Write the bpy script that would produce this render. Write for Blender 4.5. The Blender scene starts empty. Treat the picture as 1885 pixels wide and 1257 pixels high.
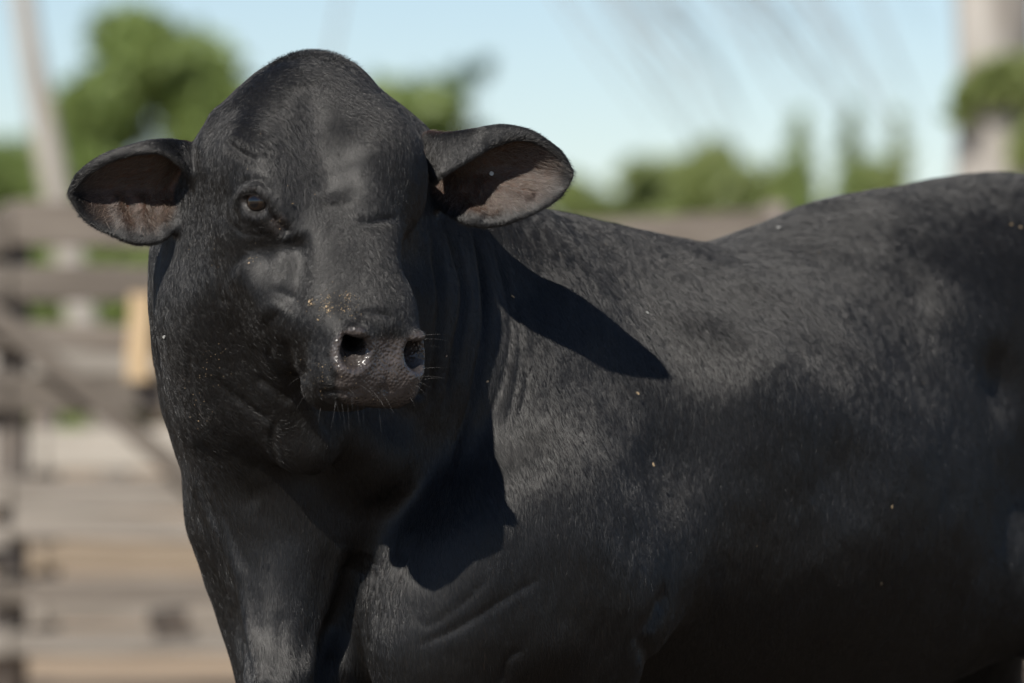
import bpy, bmesh, math, random
import numpy as np
from mathutils import Vector, Matrix, kdtree

random.seed(7)
RNG = np.random.default_rng(11)
scene = bpy.context.scene
COL = scene.collection
R = math.radians

# ------------------------------------------------------------------ camera
CAM_DIST, CAM_Z = 9.0, 1.20
FRAME_W = 1.50                                   # metres across the frame at the head
cam_data = bpy.data.cameras.new('camera')
cam = bpy.data.objects.new('camera', cam_data)
COL.objects.link(cam)
cam.location = (0.0, -CAM_DIST, CAM_Z)
cam.rotation_euler = (R(90), 0, 0)
cam_data.sensor_width = 36.0
cam_data.lens = 36.0 * CAM_DIST / FRAME_W
cam_data.clip_start, cam_data.clip_end = 0.1, 4000.0
cam_data.dof.use_dof = True
cam_data.dof.focus_distance = CAM_DIST + 0.06
cam_data.dof.aperture_fstop = 3.5
scene.camera = cam

# ------------------------------------------------------------------ light
SUN_FROM = np.array([-0.42, -0.74, 0.86])        # towards the sun: in front, to the left, fairly high
SUN_FROM = SUN_FROM / np.linalg.norm(SUN_FROM)
SUN_EL = math.asin(SUN_FROM[2])
SUN_AZ = math.atan2(SUN_FROM[0], SUN_FROM[1])    # clockwise from +Y
world = bpy.data.worlds.new('World')
scene.world = world
world.use_nodes = True
wn = world.node_tree
wn.nodes.clear()
w_out = wn.nodes.new('ShaderNodeOutputWorld')
w_bg = wn.nodes.new('ShaderNodeBackground')
w_sky = wn.nodes.new('ShaderNodeTexSky')
w_sky.sky_type = 'NISHITA'
w_sky.sun_disc = False
w_sky.sun_elevation = SUN_EL
w_sky.sun_rotation = SUN_AZ
w_sky.air_density, w_sky.dust_density, w_sky.ozone_density = 0.7, 0.15, 4.0
w_bg.inputs['Strength'].default_value = 0.098
w_tint = wn.nodes.new('ShaderNodeMix'); w_tint.data_type = 'RGBA'; w_tint.blend_type = 'MULTIPLY'
w_tint.inputs[0].default_value = 1.0; w_tint.inputs[7].default_value = (1.13, 1.02, 0.92, 1)      # white balance
wn.links.new(w_sky.outputs[0], w_tint.inputs[6])
wn.links.new(w_tint.outputs[2], w_bg.inputs['Color'])
wn.links.new(w_bg.outputs[0], w_out.inputs['Surface'])
sun_data = bpy.data.lights.new('sun', 'SUN')
sun_data.energy = 5.0
sun_data.angle = R(0.53)
sun_data.color = (1.0, 0.945, 0.86)
sun = bpy.data.objects.new('sun', sun_data)
COL.objects.link(sun)
sun.location = (-4, -8, 9)
sun.rotation_euler = Vector((-SUN_FROM).tolist()).to_track_quat('-Z', 'Y').to_euler()
scene.view_settings.view_transform = 'Standard'
scene.view_settings.look = 'None'
scene.view_settings.exposure = 0.2
scene.view_settings.gamma = 1.0
scene.cycles.use_denoising = True
scene.cycles.denoiser = 'OPENIMAGEDENOISE'
scene.cycles.denoising_input_passes = 'RGB_ALBEDO_NORMAL'
scene.cycles.denoising_prefilter = 'ACCURATE'
scene.cycles.max_bounces = 6
scene.cycles.diffuse_bounces = 3
scene.cycles.glossy_bounces = 3
scene.cycles.transmission_bounces = 4
scene.cycles.transparent_max_bounces = 8

# ------------------------------------------------------------------ helpers
S0 = FRAME_W / 1885.0
def at(px, py, y):
    """world point that the photograph shows at pixel (px, py), y metres behind the bull's face"""
    s = S0 * (CAM_DIST + y) / CAM_DIST
    return np.array([(px - 942.5) * s, y, CAM_Z - (py - 628.5) * s])
# ------------------------------------------------------------------ the bull: an implicit surface
def unit(v):
    v = np.asarray(v, float)
    return v / np.linalg.norm(v)
def rot_axis(a, ang):
    return np.array(Matrix.Rotation(ang, 3, Vector(a)))

# head frame: l from poll to muzzle, w to the bull's left, n out of the forehead
YAW, PIT, ROLL = R(36), R(51), R(4)
hL = np.array([math.sin(YAW)*math.cos(PIT), -math.cos(YAW)*math.cos(PIT), -math.sin(PIT)])
hW = np.array([math.cos(YAW), math.sin(YAW), 0.0])
hN = -np.cross(hW, hL)
rr = rot_axis((0, 1, 0), ROLL)
hL, hW, hN = rr @ hL, rr @ hW, rr @ hN
HM = np.stack([hL, hW, hN], 1)                   # columns
H0 = at(616, 378, 0.0) - 0.23*hL + 0.03*hN
def head(l, w, n):
    return H0 + l*hL + w*hW + n*hN
# body frame: t rearward from the chest, v to the bull's left (near side), z up
TH = R(47)
bR = np.array([math.cos(TH), math.sin(TH), 0.0])
bV = np.array([math.sin(TH), -math.cos(TH), 0.0])
BM = np.stack([bR, bV, np.array([0, 0, 1.0])], 1)
B0 = np.array([-0.335, 0.215, 0.0])
def body(t, v, z):
    return B0 + t*bR + v*bV + np.array([0, 0, z])

PRIMS = []                                       # (kind, data, bounding centre, bounding radius, blend)
def ell(c, r, M=np.eye(3), k=0.05, sub=False):
    PRIMS.append(('e', (np.asarray(c, float), np.asarray(r, float), np.asarray(M, float)), np.asarray(c, float), max(r), k, sub))
def cone(a, b, ra, rb, k=0.05, sub=False, sq=None):
    a, b = np.asarray(a, float), np.asarray(b, float)
    c = (a + b)/2
    PRIMS.append(('c', (a, b, ra, rb), c, np.linalg.norm(b - a)/2 + max(ra, rb), k, sub))
def hell(l, w, n, rl, rw, rn, k=0.04, rot=None, sub=False):
    M = HM if rot is None else HM @ rot
    ell(head(l, w, n), (rl, rw, rn), M, k, sub)
def hcone(a, b, ra, rb, k=0.04, sub=False):
    cone(head(*a), head(*b), ra, rb, k, sub)
def bell(t, v, z, rt, rv, rz, k=0.08, rot=None, sub=False):
    M = BM if rot is None else BM @ rot
    ell(body(t, v, z), (rt, rv, rz), M, k, sub)
def bcone(a, b, ra, rb, k=0.06, sub=False):
    cone(body(*a), body(*b), ra, rb, k, sub)
def ry(deg):
    return rot_axis((0, 1, 0), R(deg))
def rx(deg):
    return rot_axis((1, 0, 0), R(deg))
def rz(deg):
    return rot_axis((0, 0, 1), R(deg))

def prim_dist(kind, dat, P):
    if kind == 'e':
        c, r, M = dat
        q = (P - c) @ M
        k0 = np.sqrt(((q/r)**2).sum(1))
        k1 = np.sqrt(((q/(r*r))**2).sum(1)) + 1e-9
        return k0*(k0 - 1.0)/k1
    a, b, ra, rb = dat
    ab = b - a
    h = np.clip(((P - a) @ ab)/(ab @ ab), 0, 1)
    return np.sqrt(((P - a - h[:, None]*ab)**2).sum(1)) - (ra + (rb - ra)*h)

CLOUDS = []                                      # thin shells (ears): point clouds with a thickness
DETAILS = []                                     # sculpted strokes on the skin

def field(P, details=False):
    P = np.asarray(P, float)
    d = np.full(len(P), 1.0)
    for kind, dat, c, rad, k, sub in PRIMS:
        near = np.nonzero(((P - c)**2).sum(1) < (rad + k + 0.07)**2)[0]
        if not len(near):
            continue
        e = prim_dist(kind, dat, P[near])
        o = d[near]
        if sub:
            e = -e
            h = np.maximum(k - np.abs(o - e), 0)/k
            d[near] = np.maximum(o, e) + h*h*k*0.25
        else:
            h = np.maximum(k - np.abs(o - e), 0)/k
            d[near] = np.minimum(o, e) - h*h*k*0.25
    for kd, c, rad, th, k in CLOUDS:
        near = np.nonzero(((P - c)**2).sum(1) < (rad + k + 0.03)**2)[0]
        if not len(near):
            continue
        e = np.empty(len(near))
        Q = P[near].tolist()
        for i, q in enumerate(Q):
            _, ix, ds = kd.find(q)
            e[i] = ds - th[ix]
        o = d[near]
        h = np.maximum(k - np.abs(o - e), 0)/k
        d[near] = np.minimum(o, e) - h*h*k*0.25
    if details:
        for f in DETAILS:
            f(P, d)
    return d

def gradient(P, details=False, e=0.0015):
    g = np.zeros((len(P), 3))
    for k in ((1, -1, -1), (-1, -1, 1), (-1, 1, -1), (1, 1, 1)):
        k = np.array(k, float)
        g += k*field(P + e*k, details)[:, None]
    return g/(4*e)

CAM = np.array([0.0, -CAM_DIST, CAM_Z])
def hit(px, py, details=False, y0=-0.6, y1=2.4):
    """where the ray of a photograph pixel meets the skin"""
    a, b = at(px, py, y0), at(px, py, y1)
    ts = np.linspace(0, 1, 301)
    f = field(a + ts[:, None]*(b - a), details)
    i = np.nonzero(f < 0)[0]
    if not len(i):
        i = [int(np.argmin(f))]
        return a + ts[i[0]]*(b - a)
    lo, hi = ts[max(i[0] - 1, 0)], ts[i[0]]
    for _ in range(14):
        m = (lo + hi)/2
        if field((a + m*(b - a))[None], details)[0] < 0: hi = m
        else: lo = m
    return a + hi*(b - a)

def stroke(pts, amp, width, taper=True, raw=False):
    """a crease (amp < 0) or a ridge (amp > 0) along photograph pixels; amps/widths in metres"""
    V = np.array(pts, float) if raw else np.array([hit(*p) for p in pts])
    # resample smoothly
    n = len(V)
    if n > 2:
        tt = np.linspace(0, n - 1, (n - 1)*4 + 1)
        out = []
        for t in tt:
            i = min(int(t), n - 2); u = t - i
            p0, p1, p2, p3 = V[max(i-1, 0)], V[i], V[i+1], V[min(i+2, n-1)]
            out.append(0.5*((2*p1) + (-p0+p2)*u + (2*p0-5*p1+4*p2-p3)*u*u + (-p0+3*p1-3*p2+p3)*u**3))
        V = np.array(out)
    seg = V[1:] - V[:-1]
    L2 = (seg**2).sum(1) + 1e-12
    c = (V.max(0) + V.min(0))/2
    rad = np.linalg.norm(V - c, axis=1).max() + 3*width
    m = len(seg)
    def f(P, d):
        near = np.nonzero(((P - c)**2).sum(1) < rad*rad)[0]
        if not len(near):
            return
        Q = P[near]
        best = np.full(len(near), 1e9); par = np.zeros(len(near))
        for i in range(m):
            h = np.clip(((Q - V[i]) @ seg[i])/L2[i], 0, 1)
            ds = ((Q - V[i] - h[:, None]*seg[i])**2).sum(1)
            b = ds < best
            best[b] = ds[b]; par[b] = (i + h[b])/m
        w = np.exp(-best/(width*width))
        if taper:
            w *= np.clip(np.sin(np.pi*np.clip(par, 0.02, 0.98))*1.8, 0, 1)
        d[near] -= amp*w
    DETAILS.append(f)

def dab(px, py, amp, r, raw=None, sx=None):
    """a soft swelling (amp > 0) or hollow (amp < 0)"""
    c = hit(px, py) if raw is None else np.asarray(raw, float)
    def f(P, d):
        q = ((P - c)**2).sum(1)
        near = np.nonzero(q < (3*r)**2)[0]
        if len(near):
            d[near] -= amp*np.exp(-q[near]/(r*r))
    DETAILS.append(f)

# --- torso and limbs
TH_ = TH
bell(0.90, 0, 0.955, 0.66, 0.36, 0.40, k=0.10)                 # barrel
bell(1.18, 0, 0.85, 0.50, 0.25, 0.28, k=0.12)                   # belly towards the flank
for s in (1, -1):
    bcone((1.36, 0.14*s, 0.80), (1.70, 0.21*s, 0.80), 0.09, 0.12, k=0.12)   # flank fold
bell(0.44, 0, 1.00, 0.43, 0.225, 0.34, k=0.10)                   # chest
bell(1.46, 0, 1.16, 0.52, 0.25, 0.295, k=0.12)                    # loin, hips
bell(1.74, 0, 1.25, 0.34, 0.25, 0.235, k=0.10)                   # croup
for s in (1, -1):
    far = s < 0
    bell(1.80, 0.19*s, 0.98, 0.25, 0.15, 0.42, k=0.10)           # thigh
    bcone((1.74, 0.22*s, 0.78), (1.94, 0.20*s, 0.52), 0.13, 0.075)
    bcone((1.94, 0.20*s, 0.52), (1.88, 0.20*s, 0.12), 0.065, 0.05)
    bcone((1.88, 0.20*s, 0.12), (1.84, 0.20*s, 0.055), 0.055, 0.06)
    bell(0.40, (0.185 if s > 0 else -0.17), 1.03, 0.19, 0.10, 0.33, k=0.08, rot=ry(-14) @ rx(20*s))   # shoulder
    if far:
        bell(0.36, -0.13, 0.92, 0.17, 0.12, 0.17, k=0.07)
        ax = 0.48; ay = -0.10
    else:
        bell(0.24, 0.20, 0.86, 0.17, 0.12, 0.17, k=0.07)              # upper arm
        bell(0.20, 0.17, 0.74, 0.16, 0.12, 0.16, k=0.07)
        bell(0.36, 0.21, 0.84, 0.15, 0.13, 0.20, k=0.07)
        ax = 0.38; ay = 0.22
    bcone((ax, ay, 0.80), (ax - .02, ay, 0.50), 0.115, 0.07)   # forearm
    bcone((ax - .02, ay, 0.50), (ax - .02, ay, 0.12), 0.065, 0.05)
    bcone((ax - .02, ay, 0.12), (ax - .05, ay, 0.055), 0.055, 0.06)
bell(0.54, 0, 1.25, 0.32, 0.11, 0.14, k=0.12)                    # hump
cone(body(2.06, 0, 1.36), body(2.16, 0.01, 1.10), 0.045, 0.03, k=0.04)       # tail
cone(body(2.16, 0.01, 1.10), body(2.15, 0.02, 0.62), 0.03, 0.02, k=0.03)
ell(body(2.15, 0.02, 0.52), (0.04, 0.04, 0.14), k=0.03)
# --- neck
ell(at(525, 500, 0.29), (0.175, 0.19, 0.24), k=0.08)
ell(at(575, 590, 0.355), (0.235, 0.235, 0.28), k=0.10)
ell(at(525, 770, 0.43), (0.16, 0.185, 0.25), k=0.10)
cone(at(578, 245, 0.26), body(0.52, 0, 1.22), 0.115, 0.125, k=0.10)      # crest
cone(at(540, 440, 0.24), body(0.32, 0, 1.06), 0.17, 0.185, k=0.10)
# --- dewlap and brisket
cone(at(515, 930, 0.27), at(512, 1262, 0.14), 0.105, 0.035, k=0.07)
cone(at(512, 1262, 0.14), at(640, 1310, 0.42), 0.035, 0.06, k=0.06)
ell(at(570, 1210, 0.36), (0.10, 0.12, 0.20), k=0.08)
cone(at(450, 720, 0.18), at(505, 930, 0.27), 0.085, 0.095, k=0.10)
# --- head
hell(0.110, 0.010, -0.11, 0.138, 0.152, 0.13)                        # cranium
ell(at(574, 208, 0.15), (0.080, 0.085, 0.072), k=0.09)               # poll
for s in (1, -1):
    hell(0.165, 0.105*s, -0.05, 0.075, 0.048, 0.055)             # brow
    hell(0.225, 0.098*s, -0.06, 0.05, 0.038, 0.05, k=0.03)       # orbit
    hell(0.17, 0.085*s, -0.165, 0.13, 0.055, 0.10)               # cheek
    hcone((0.22, 0.06*s, -0.12), (0.40, 0.04*s, -0.09), 0.07, 0.055)
    hcone((0.12, 0.075*s, -0.22), (0.42, 0.02*s, -0.14), 0.06, 0.042)   # jaw
    hell(0.32, 0.055*s, -0.145, 0.11, 0.05, 0.07)                # cheek pouch
    hell(0.462, 0.048*s, -0.068, 0.045, 0.036, 0.045)            # nostril wings
hcone((0.20, 0, -0.065), (0.42, 0, -0.06), 0.085, 0.058)         # nasal bridge
hcone((0.498, -0.050, -0.099), (0.498, 0.046, -0.099), 0.038, 0.038)   # upper lip
hcone((0.462, -0.022, -0.158), (0.462, 0.022, -0.158), 0.038, 0.038, k=0.010)  # lower lip, chin
ell(at(550, 790, 0.085), (0.052, 0.035, 0.072), rot_axis((0, 1, 0), R(-24)) @ rot_axis((1, 0, 0), R(6)), k=0.03)
cone(at(400, 560, 0.13), at(440, 720, 0.15), 0.075, 0.075, k=0.09)          # jowl, joining the cheek to the neck     # throat skin
ell(at(680, 318, 0.088), (0.080, 0.105, 0.098), k=0.06)                     # brow lobe
cone(at(660, 405, 0.012), at(694, 560, -0.055), 0.053, 0.050, k=0.04)       # flat top of the nose
cone(at(612, 772, 0.145), at(690, 840, 0.185), 0.045, 0.05, k=0.05)          # loose skin under the jaw
cone(at(405, 595, 0.12), at(520, 675, 0.075), 0.07, 0.055, k=0.06)        # lower cheek
cone(at(460, 955, 0.44), at(545, 1240, 0.44), 0.095, 0.09, k=0.05)       # far shoulder

def spline(pts, t):
    n = len(pts); t = min(max(t, 0), n - 1 - 1e-9); i = int(t); u = t - i
    p0, p1, p2, p3 = pts[max(i-1, 0)], pts[i], pts[i+1], pts[min(i+2, n-1)]
    return 0.5*((2*p1) + (-p0+p2)*u + (2*p0-5*p1+4*p2-p3)*u*u + (-p0+3*p1-3*p2+p3)*u**3)
def ear(stations, th=0.006):
    st = [[at(*p) for p in s] for s in stations]
    pts, ths = [], []
    NU, NV = 90, 80
    for i in range(NU + 1):
        u = i/NU*(len(st) - 1)
        sec = [spline([s[j] for s in st], u) for j in range(4)]
        for j in range(NV + 1):
            v = j/NV*3
            pts.append(spline(sec, v))
            e = min(v, 3 - v, (1 - i/NU)*4)
            ths.append(th*(0.75 + 0.25*min(1, e/0.5)))
    kd = kdtree.KDTree(len(pts))
    for i, p in enumerate(pts): kd.insert(p, i)
    kd.balance()
    A = np.array(pts); c = (A.max(0) + A.min(0))/2
    CLOUDS.append((kd, c, np.linalg.norm(A - c, axis=1).max(), np.array(ths), 0.015))
    return A
EAR_R = ear([[(352,330,.05),(340,268,.08),(352,330,.13),(352,382,.09)],
     [(335,300,.03),(318,266,.06),(330,340,.12),(335,400,.075)],
     [(300,278,.02),(296,269,.04),(295,345,.10),(298,437,.06)],
     [(255,279,.02),(252,276,.035),(245,345,.09),(255,443,.055)],
     [(200,295,.025),(199,292,.035),(195,345,.08),(205,428,.055)],
     [(155,322,.035),(154,320,.04),(155,350,.068),(160,403,.055)],
     [(131,352,.05),(131,354,.05),(131,356,.05),(131,358,.05)]], th=0.0075)
EAR_L = ear([[(800,335,.14),(790,250,.19),(800,300,.26),(800,370,.22)],
     [(815,318,.125),(825,252,.165),(830,320,.225),(838,398,.18)],
     [(870,285,.140),(870,246,.165),(880,320,.205),(880,412,.165)],
     [(920,260,.155),(920,239,.168),(930,310,.203),(935,406,.165)],
     [(975,256,.165),(975,250,.172),(985,310,.198),(990,386,.170)],
     [(1025,284,.175),(1027,283,.176),(1028,315,.19),(1030,360,.178)],
     [(1051,313,.178),(1052,317,.178),(1052,322,.178),(1051,327,.178)]], th=0.0075)
# --- strokes on the skin, placed by casting photograph pixels onto the base form
def to_head(p):
    return (np.asarray(p) - H0) @ HM
def both(pts, amp, width, taper=True, mirror=True):
    V = np.array([hit(*p) for p in pts])
    stroke(V, amp, width, taper, raw=True)
    if mirror:
        q = to_head(V); q[:, 1] *= -1
        stroke(H0 + q @ HM.T, amp, width, taper, raw=True)
def both_dab(px, py, amp, r):
    q = to_head(hit(px, py))
    for s in (1, -1):
        dab(0, 0, amp, r, raw=H0 + HM @ (q*np.array([1, s, 1])))
# face: brows, forehead valley, bridge
both_dab(500, 215, 0.006, 0.06)
dab(700, 290, 0.006, 0.05); dab(435, 318, -0.008, 0.03); dab(485, 468, -0.009, 0.032); dab(515, 655, -0.007, 0.03); dab(600, 330, -0.004, 0.045); dab(615, 390, -0.004, 0.04)
stroke([(555, 150), (585, 230), (602, 310), (612, 370)], -0.009, 0.026)
both([(418, 258), (436, 272), (458, 284), (478, 292)], -0.0065, 0.006, mirror=False)
both([(424, 250), (446, 264), (470, 280), (486, 284)], 0.004, 0.008, mirror=False)
stroke([(655, 398), (680, 408), (700, 402), (735, 404)], -0.006, 0.008)
both([(535, 430), (548, 470), (540, 520), (520, 570)], -0.014, 0.022)          # beside the bridge
both([(440, 480), (470, 530), (500, 590)], 0.009, 0.026)                      # facial crest
both_dab(410, 560, 0.006, 0.06)
# eye: lids, socket, tear groove
EYE_P = to_head(hit(467, 372))
NOS_P = to_head(hit(655, 648)); NOS_P[1] = -0.056
both([(434, 384), (438, 360), (455, 346), (476, 345), (493, 360), (502, 384)], 0.0065, 0.0075)
both([(442, 385), (456, 398), (478, 402), (498, 394)], 0.002, 0.005)
both([(440, 404), (456, 416), (480, 420)], -0.0015, 0.005)
both([(395, 180), (380, 250), (376, 330)], 0.004, 0.014, mirror=False)
both([(430, 350), (448, 334), (474, 330), (498, 344), (510, 365)], -0.004, 0.006)
both([(494, 386), (508, 402), (524, 418), (534, 428)], -0.006, 0.006)
both([(500, 384), (516, 398), (532, 412)], 0.003, 0.005)
for s in (1, -1):
    e = EYE_P*np.array([1, s, 1])
    a = head(*e) ; 
    # the slit of the lids runs with the photograph's eye corners
    pa, pb = hit(446, 370), hit(494, 384)
    if s < 0 or True:
        qa, qb = to_head(pa), to_head(pb)
        qa[1] = abs(qa[1])*s; qb[1] = abs(qb[1])*s; ee = e.copy(); ee[1] = abs(e[1])*s
        wa, wb, we = H0 + HM @ qa, H0 + HM @ qb, H0 + HM @ ee
        ax = unit(wb - wa)
        nr = gradient(we[None], False)[0]; nr = unit(nr - ax*(nr @ ax))
        up = np.cross(nr, ax)
        ell(we + 0.002*nr, (0.0220, 0.0138, 0.017), np.stack([ax, up, nr], 1), k=0.006, sub=True)
        if s < 0: EYE_R = (we - 0.0185*nr, ax, up, nr)
        else: EYE_L = (we - 0.0185*nr, ax, up, nr)
ell(at(806, 480, 0.03), (0.052, 0.13, 0.044), k=0.03, sub=True)             # hollow below the far brow
# muzzle: nostrils, pad, lips
for s in (1, -1):
    q = NOS_P.copy(); q[1] = abs(q[1])*s
    c = H0 + HM @ q
    nr = unit(gradient(c[None], False)[0] + 0.15*hL)
    up = unit(hN - nr*(nr @ hN)); sd = np.cross(up, nr)*s       # sd: outward
    M = np.stack([sd, up, nr], 1)
    ell(c + 0.000*nr + 0.002*up, (0.023, 0.026, 0.022), M, k=0.012, sub=True)
    ell(c - 0.012*nr + 0.016*up + 0.006*sd, (0.014, 0.012, 0.02), M, k=0.008, sub=True)
    cone(c - 0.010*nr + 0.004*up, c - 0.07*nr + 0.03*up - 0.006*sd, 0.017, 0.013, k=0.008, sub=True)
    ell(c + 0.028*up + 0.006*sd - 0.008*nr, (0.012, 0.0075, 0.010), M, k=0.012)            # fold over the nostril
    ring = []
    for k in range(17):
        a = 2*math.pi*k/16
        ring.append(c + sd*0.027*math.cos(a) + up*(0.032*math.sin(a) + 0.002))
    ring = np.array(ring)
    for _ in range(3):
        dd = field(ring, False); gg = gradient(ring, False); ring = ring - (dd/(gg**2).sum(1))[:, None]*gg
    stroke(ring, 0.0018, 0.009, taper=False, raw=True)
both([(600, 640), (610, 690), (640, 712)], -0.003, 0.010)
stroke([(640, 588), (665, 574), (700, 576), (730, 586)], -0.0045, 0.007)       # crease above the pad
stroke([(712, 690), (712, 705), (712, 716)], -0.003, 0.005)                    # philtrum
stroke([(560, 716), (600, 722), (650, 724), (710, 718), (770, 722), (788, 714)], -0.006, 0.006)
both([(520, 620), (530, 670), (550, 712)], -0.005, 0.014, mirror=False)
# jaw and throat folds
stroke([(470, 690), (505, 715), (545, 738)], -0.004, 0.009)
stroke([(390, 690), (430, 728), (470, 758), (505, 775)], -0.0035, 0.009)
stroke([(330, 740), (390, 800), (440, 845), (500, 880)], -0.003, 0.016)
stroke([(360, 800), (420, 880), (480, 930)], -0.003, 0.02)
stroke([(352, 873), (400, 975), (437, 1055), (460, 1160), (478, 1257), (490, 1340)], 0.007, 0.012)
stroke([(632, 993), (603, 1088), (574, 1192), (548, 1257)], 0.006, 0.014)
stroke([(372, 880), (420, 985), (452, 1075)], 0.003, 0.006)
stroke([(520, 1120), (516, 1190), (512, 1257)], -0.003, 0.012)
# neck wrinkles
for k, pl in enumerate(([(792, 430), (806, 540), (800, 660), (790, 760)], [(818, 425), (848, 520), (835, 640), (815, 760)],
           [(868, 425), (888, 520), (876, 680), (845, 800), (800, 930)], [(905, 450), (928, 530), (940, 600), (915, 720), (880, 830)],
           [(942, 540), (955, 620), (948, 700), (925, 800)])):
    m_ = 0.45 if k > 2 else 1.0
    stroke(pl, -0.006*m_, 0.005)
    stroke([(x + 14, y + 4) for x, y in pl], 0.0025*m_, 0.011)
stroke([(958, 640), (966, 700), (945, 780)], -0.003, 0.005)
# breast and foreleg
stroke([(700, 1060), (660, 1130), (640, 1200), (620, 1257)], 0.008, 0.03)
stroke([(660, 1010), (640, 1070), (618, 1150), (590, 1257), (580, 1340)], -0.020, 0.022)
stroke([(1000, 1060), (930, 1100), (850, 1150), (760, 1190)], -0.0022, 0.007)
stroke([(910, 1050), (860, 1100), (790, 1150), (770, 1130)], -0.0012, 0.006)
stroke([(960, 1190), (930, 1215), (925, 1257)], -0.0025, 0.007)
stroke([(1232, 1080), (1205, 1130), (1188, 1190), (1180, 1257)], -0.010, 0.02)
# trunk
dab(1690, 545, -0.006, 0.03)
for (x, y, a, r) in ((1080, 560, .008, .10), (1020, 840, .022, .09), (1130, 700, -.008, .08), (1400, 700, .026, .10), (1600, 700, .008, .09),
                     (1560, 880, -.014, .08), (1245, 860, -.022, .085), (1740, 570, .016, .075), (1850, 700, -.022, .06), (1500, 560, .006, .08), (1330, 540, -.006, .09),
                     (1100, 1000, .008, .07), (1480, 970, -.006, .08), (1010, 1200, .010, .06)):
    dab(x, y, a, r)

# inside the ears
for pl, a in (([(212, 350), (222, 385), (236, 428)], .006), ([(255, 352), (262, 390), (268, 430)], .006), ([(300, 365), (305, 395), (302, 425)], .006)):
    stroke(pl, a, 0.010)
for pl, a in (([(845, 345), (880, 362), (915, 395)], -.006), ([(880, 330), (930, 345), (985, 360)], .005), ([(905, 300), (960, 312), (1010, 322)], -.004), ([(850, 375), (870, 392), (890, 402)], .006)):
    stroke(pl, a, 0.010)

both([(428, 405), (444, 424), (470, 432), (498, 428)], -0.002, 0.005)
both([(424, 368), (426, 394), (440, 414)], 0.002, 0.006)
stroke([(394, 470), (404, 520), (415, 560)], -0.0025, 0.006)
stroke([(490, 590), (495, 625), (492, 655)], -0.0018, 0.005)
stroke([(345, 640), (352, 720), (372, 790)], -0.0025, 0.006)
stroke([(505, 770), (498, 810), (508, 850)], -0.004, 0.006)
stroke([(572, 745), (590, 790), (608, 822)], 0.003, 0.006)

# living unevenness of the hide
def uneven(P, d):
    r = np.random.default_rng(5)
    for wl, am in ((0.16, .0010), (0.075, .0005), (0.035, .0002)):
        o = np.zeros(len(P))
        for _ in range(7):
            k = r.normal(size=3); k *= 2*math.pi/wl/np.linalg.norm(k)
            o += np.sin(P @ k + r.uniform(0, 6.28))
        d -= am*o/2.6
DETAILS.append(uneven)


# ---- surface extraction: sparse surface nets, then projection onto the field
def extract(h, lo, hi):
    lo, hi = np.array(lo), np.array(hi)
    n0 = np.ceil((hi - lo)/(8*h)).astype(int) + 1
    def centres(ijk, s):
        return lo + (ijk + 0.5)*s
    g = np.stack(np.meshgrid(*[np.arange(n) for n in n0], indexing='ij'), -1).reshape(-1, 3)
    s = 8*h
    d = field(centres(g, s), False)
    g = g[np.abs(d) < s*1.3 + 0.02]
    for _ in range(2):                            # 8h -> 4h -> 2h
        s /= 2
        o = np.stack(np.meshgrid([0, 1], [0, 1], [0, 1], indexing='ij'), -1).reshape(-1, 3)
        g = (g[:, None]*2 + o[None]).reshape(-1, 3)
        d = field(centres(g, s))
        g = g[np.abs(d) < s*1.5]
    o = np.stack(np.meshgrid([0, 1], [0, 1], [0, 1], indexing='ij'), -1).reshape(-1, 3)
    cells = (g[:, None]*2 + o[None]).reshape(-1, 3)
    N = np.array(n0)*8 + 4
    key = lambda c: (c[..., 0]*N[1] + c[..., 1])*N[2] + c[..., 2]
    ck = np.unique(key(cells))
    cells = np.stack([ck//(N[1]*N[2]), (ck//N[2]) % N[1], ck % N[2]], -1)
    corners = cells[:, None] + o[None]
    kk = key(corners)
    uk, inv = np.unique(kk, return_inverse=True)
    inv = inv.reshape(kk.shape)
    uc = np.stack([uk//(N[1]*N[2]), (uk//N[2]) % N[1], uk % N[2]], -1)
    val = field(lo + uc*h)
    cv = val[inv]
    act = (cv.min(1) < 0) & (cv.max(1) >= 0)
    cells, cv, ck = cells[act], cv[act], ck[act]
    pos = np.zeros((len(cells), 3)); cnt = np.zeros(len(cells))
    for a in range(8):
        for b in range(a + 1, 8):
            df = o[b] - o[a]
            if np.abs(df).sum() != 1:
                continue
            va, vb = cv[:, a], cv[:, b]
            x = (va < 0) != (vb < 0)
            t = np.where(x, va/np.where(x, va - vb, 1), 0)
            pos[x] += o[a] + t[x, None]*df
            cnt[x] += 1
    V = lo + (cells + pos/cnt[:, None])*h
    quads = []
    for ax in range(3):
        b, c = (ax + 1) % 3, (ax + 2) % 3
        e = np.zeros(3, int); e[ax] = 1
        ia = 0; ib = int(np.nonzero((o == e).all(1))[0][0])
        va, vb = cv[:, ia], cv[:, ib]
        x = np.nonzero((va < 0) != (vb < 0))[0]
        cc = cells[x]
        eb = np.zeros(3, int); eb[b] = 1
        ec = np.zeros(3, int); ec[c] = 1
        ks = [key(cc), key(cc - eb), key(cc - eb - ec), key(cc - ec)]
        idx = []
        ok = np.ones(len(x), bool)
        for q in ks:
            j = np.searchsorted(ck, q)
            j = np.minimum(j, len(ck) - 1)
            ok &= ck[j] == q
            idx.append(j)
        Q = np.stack(idx, -1)[ok]
        flip = (va[x] < 0)[ok]
        Q[~flip] = Q[~flip][:, ::-1]
        quads.append(Q)
    return V, np.concatenate(quads)

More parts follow.
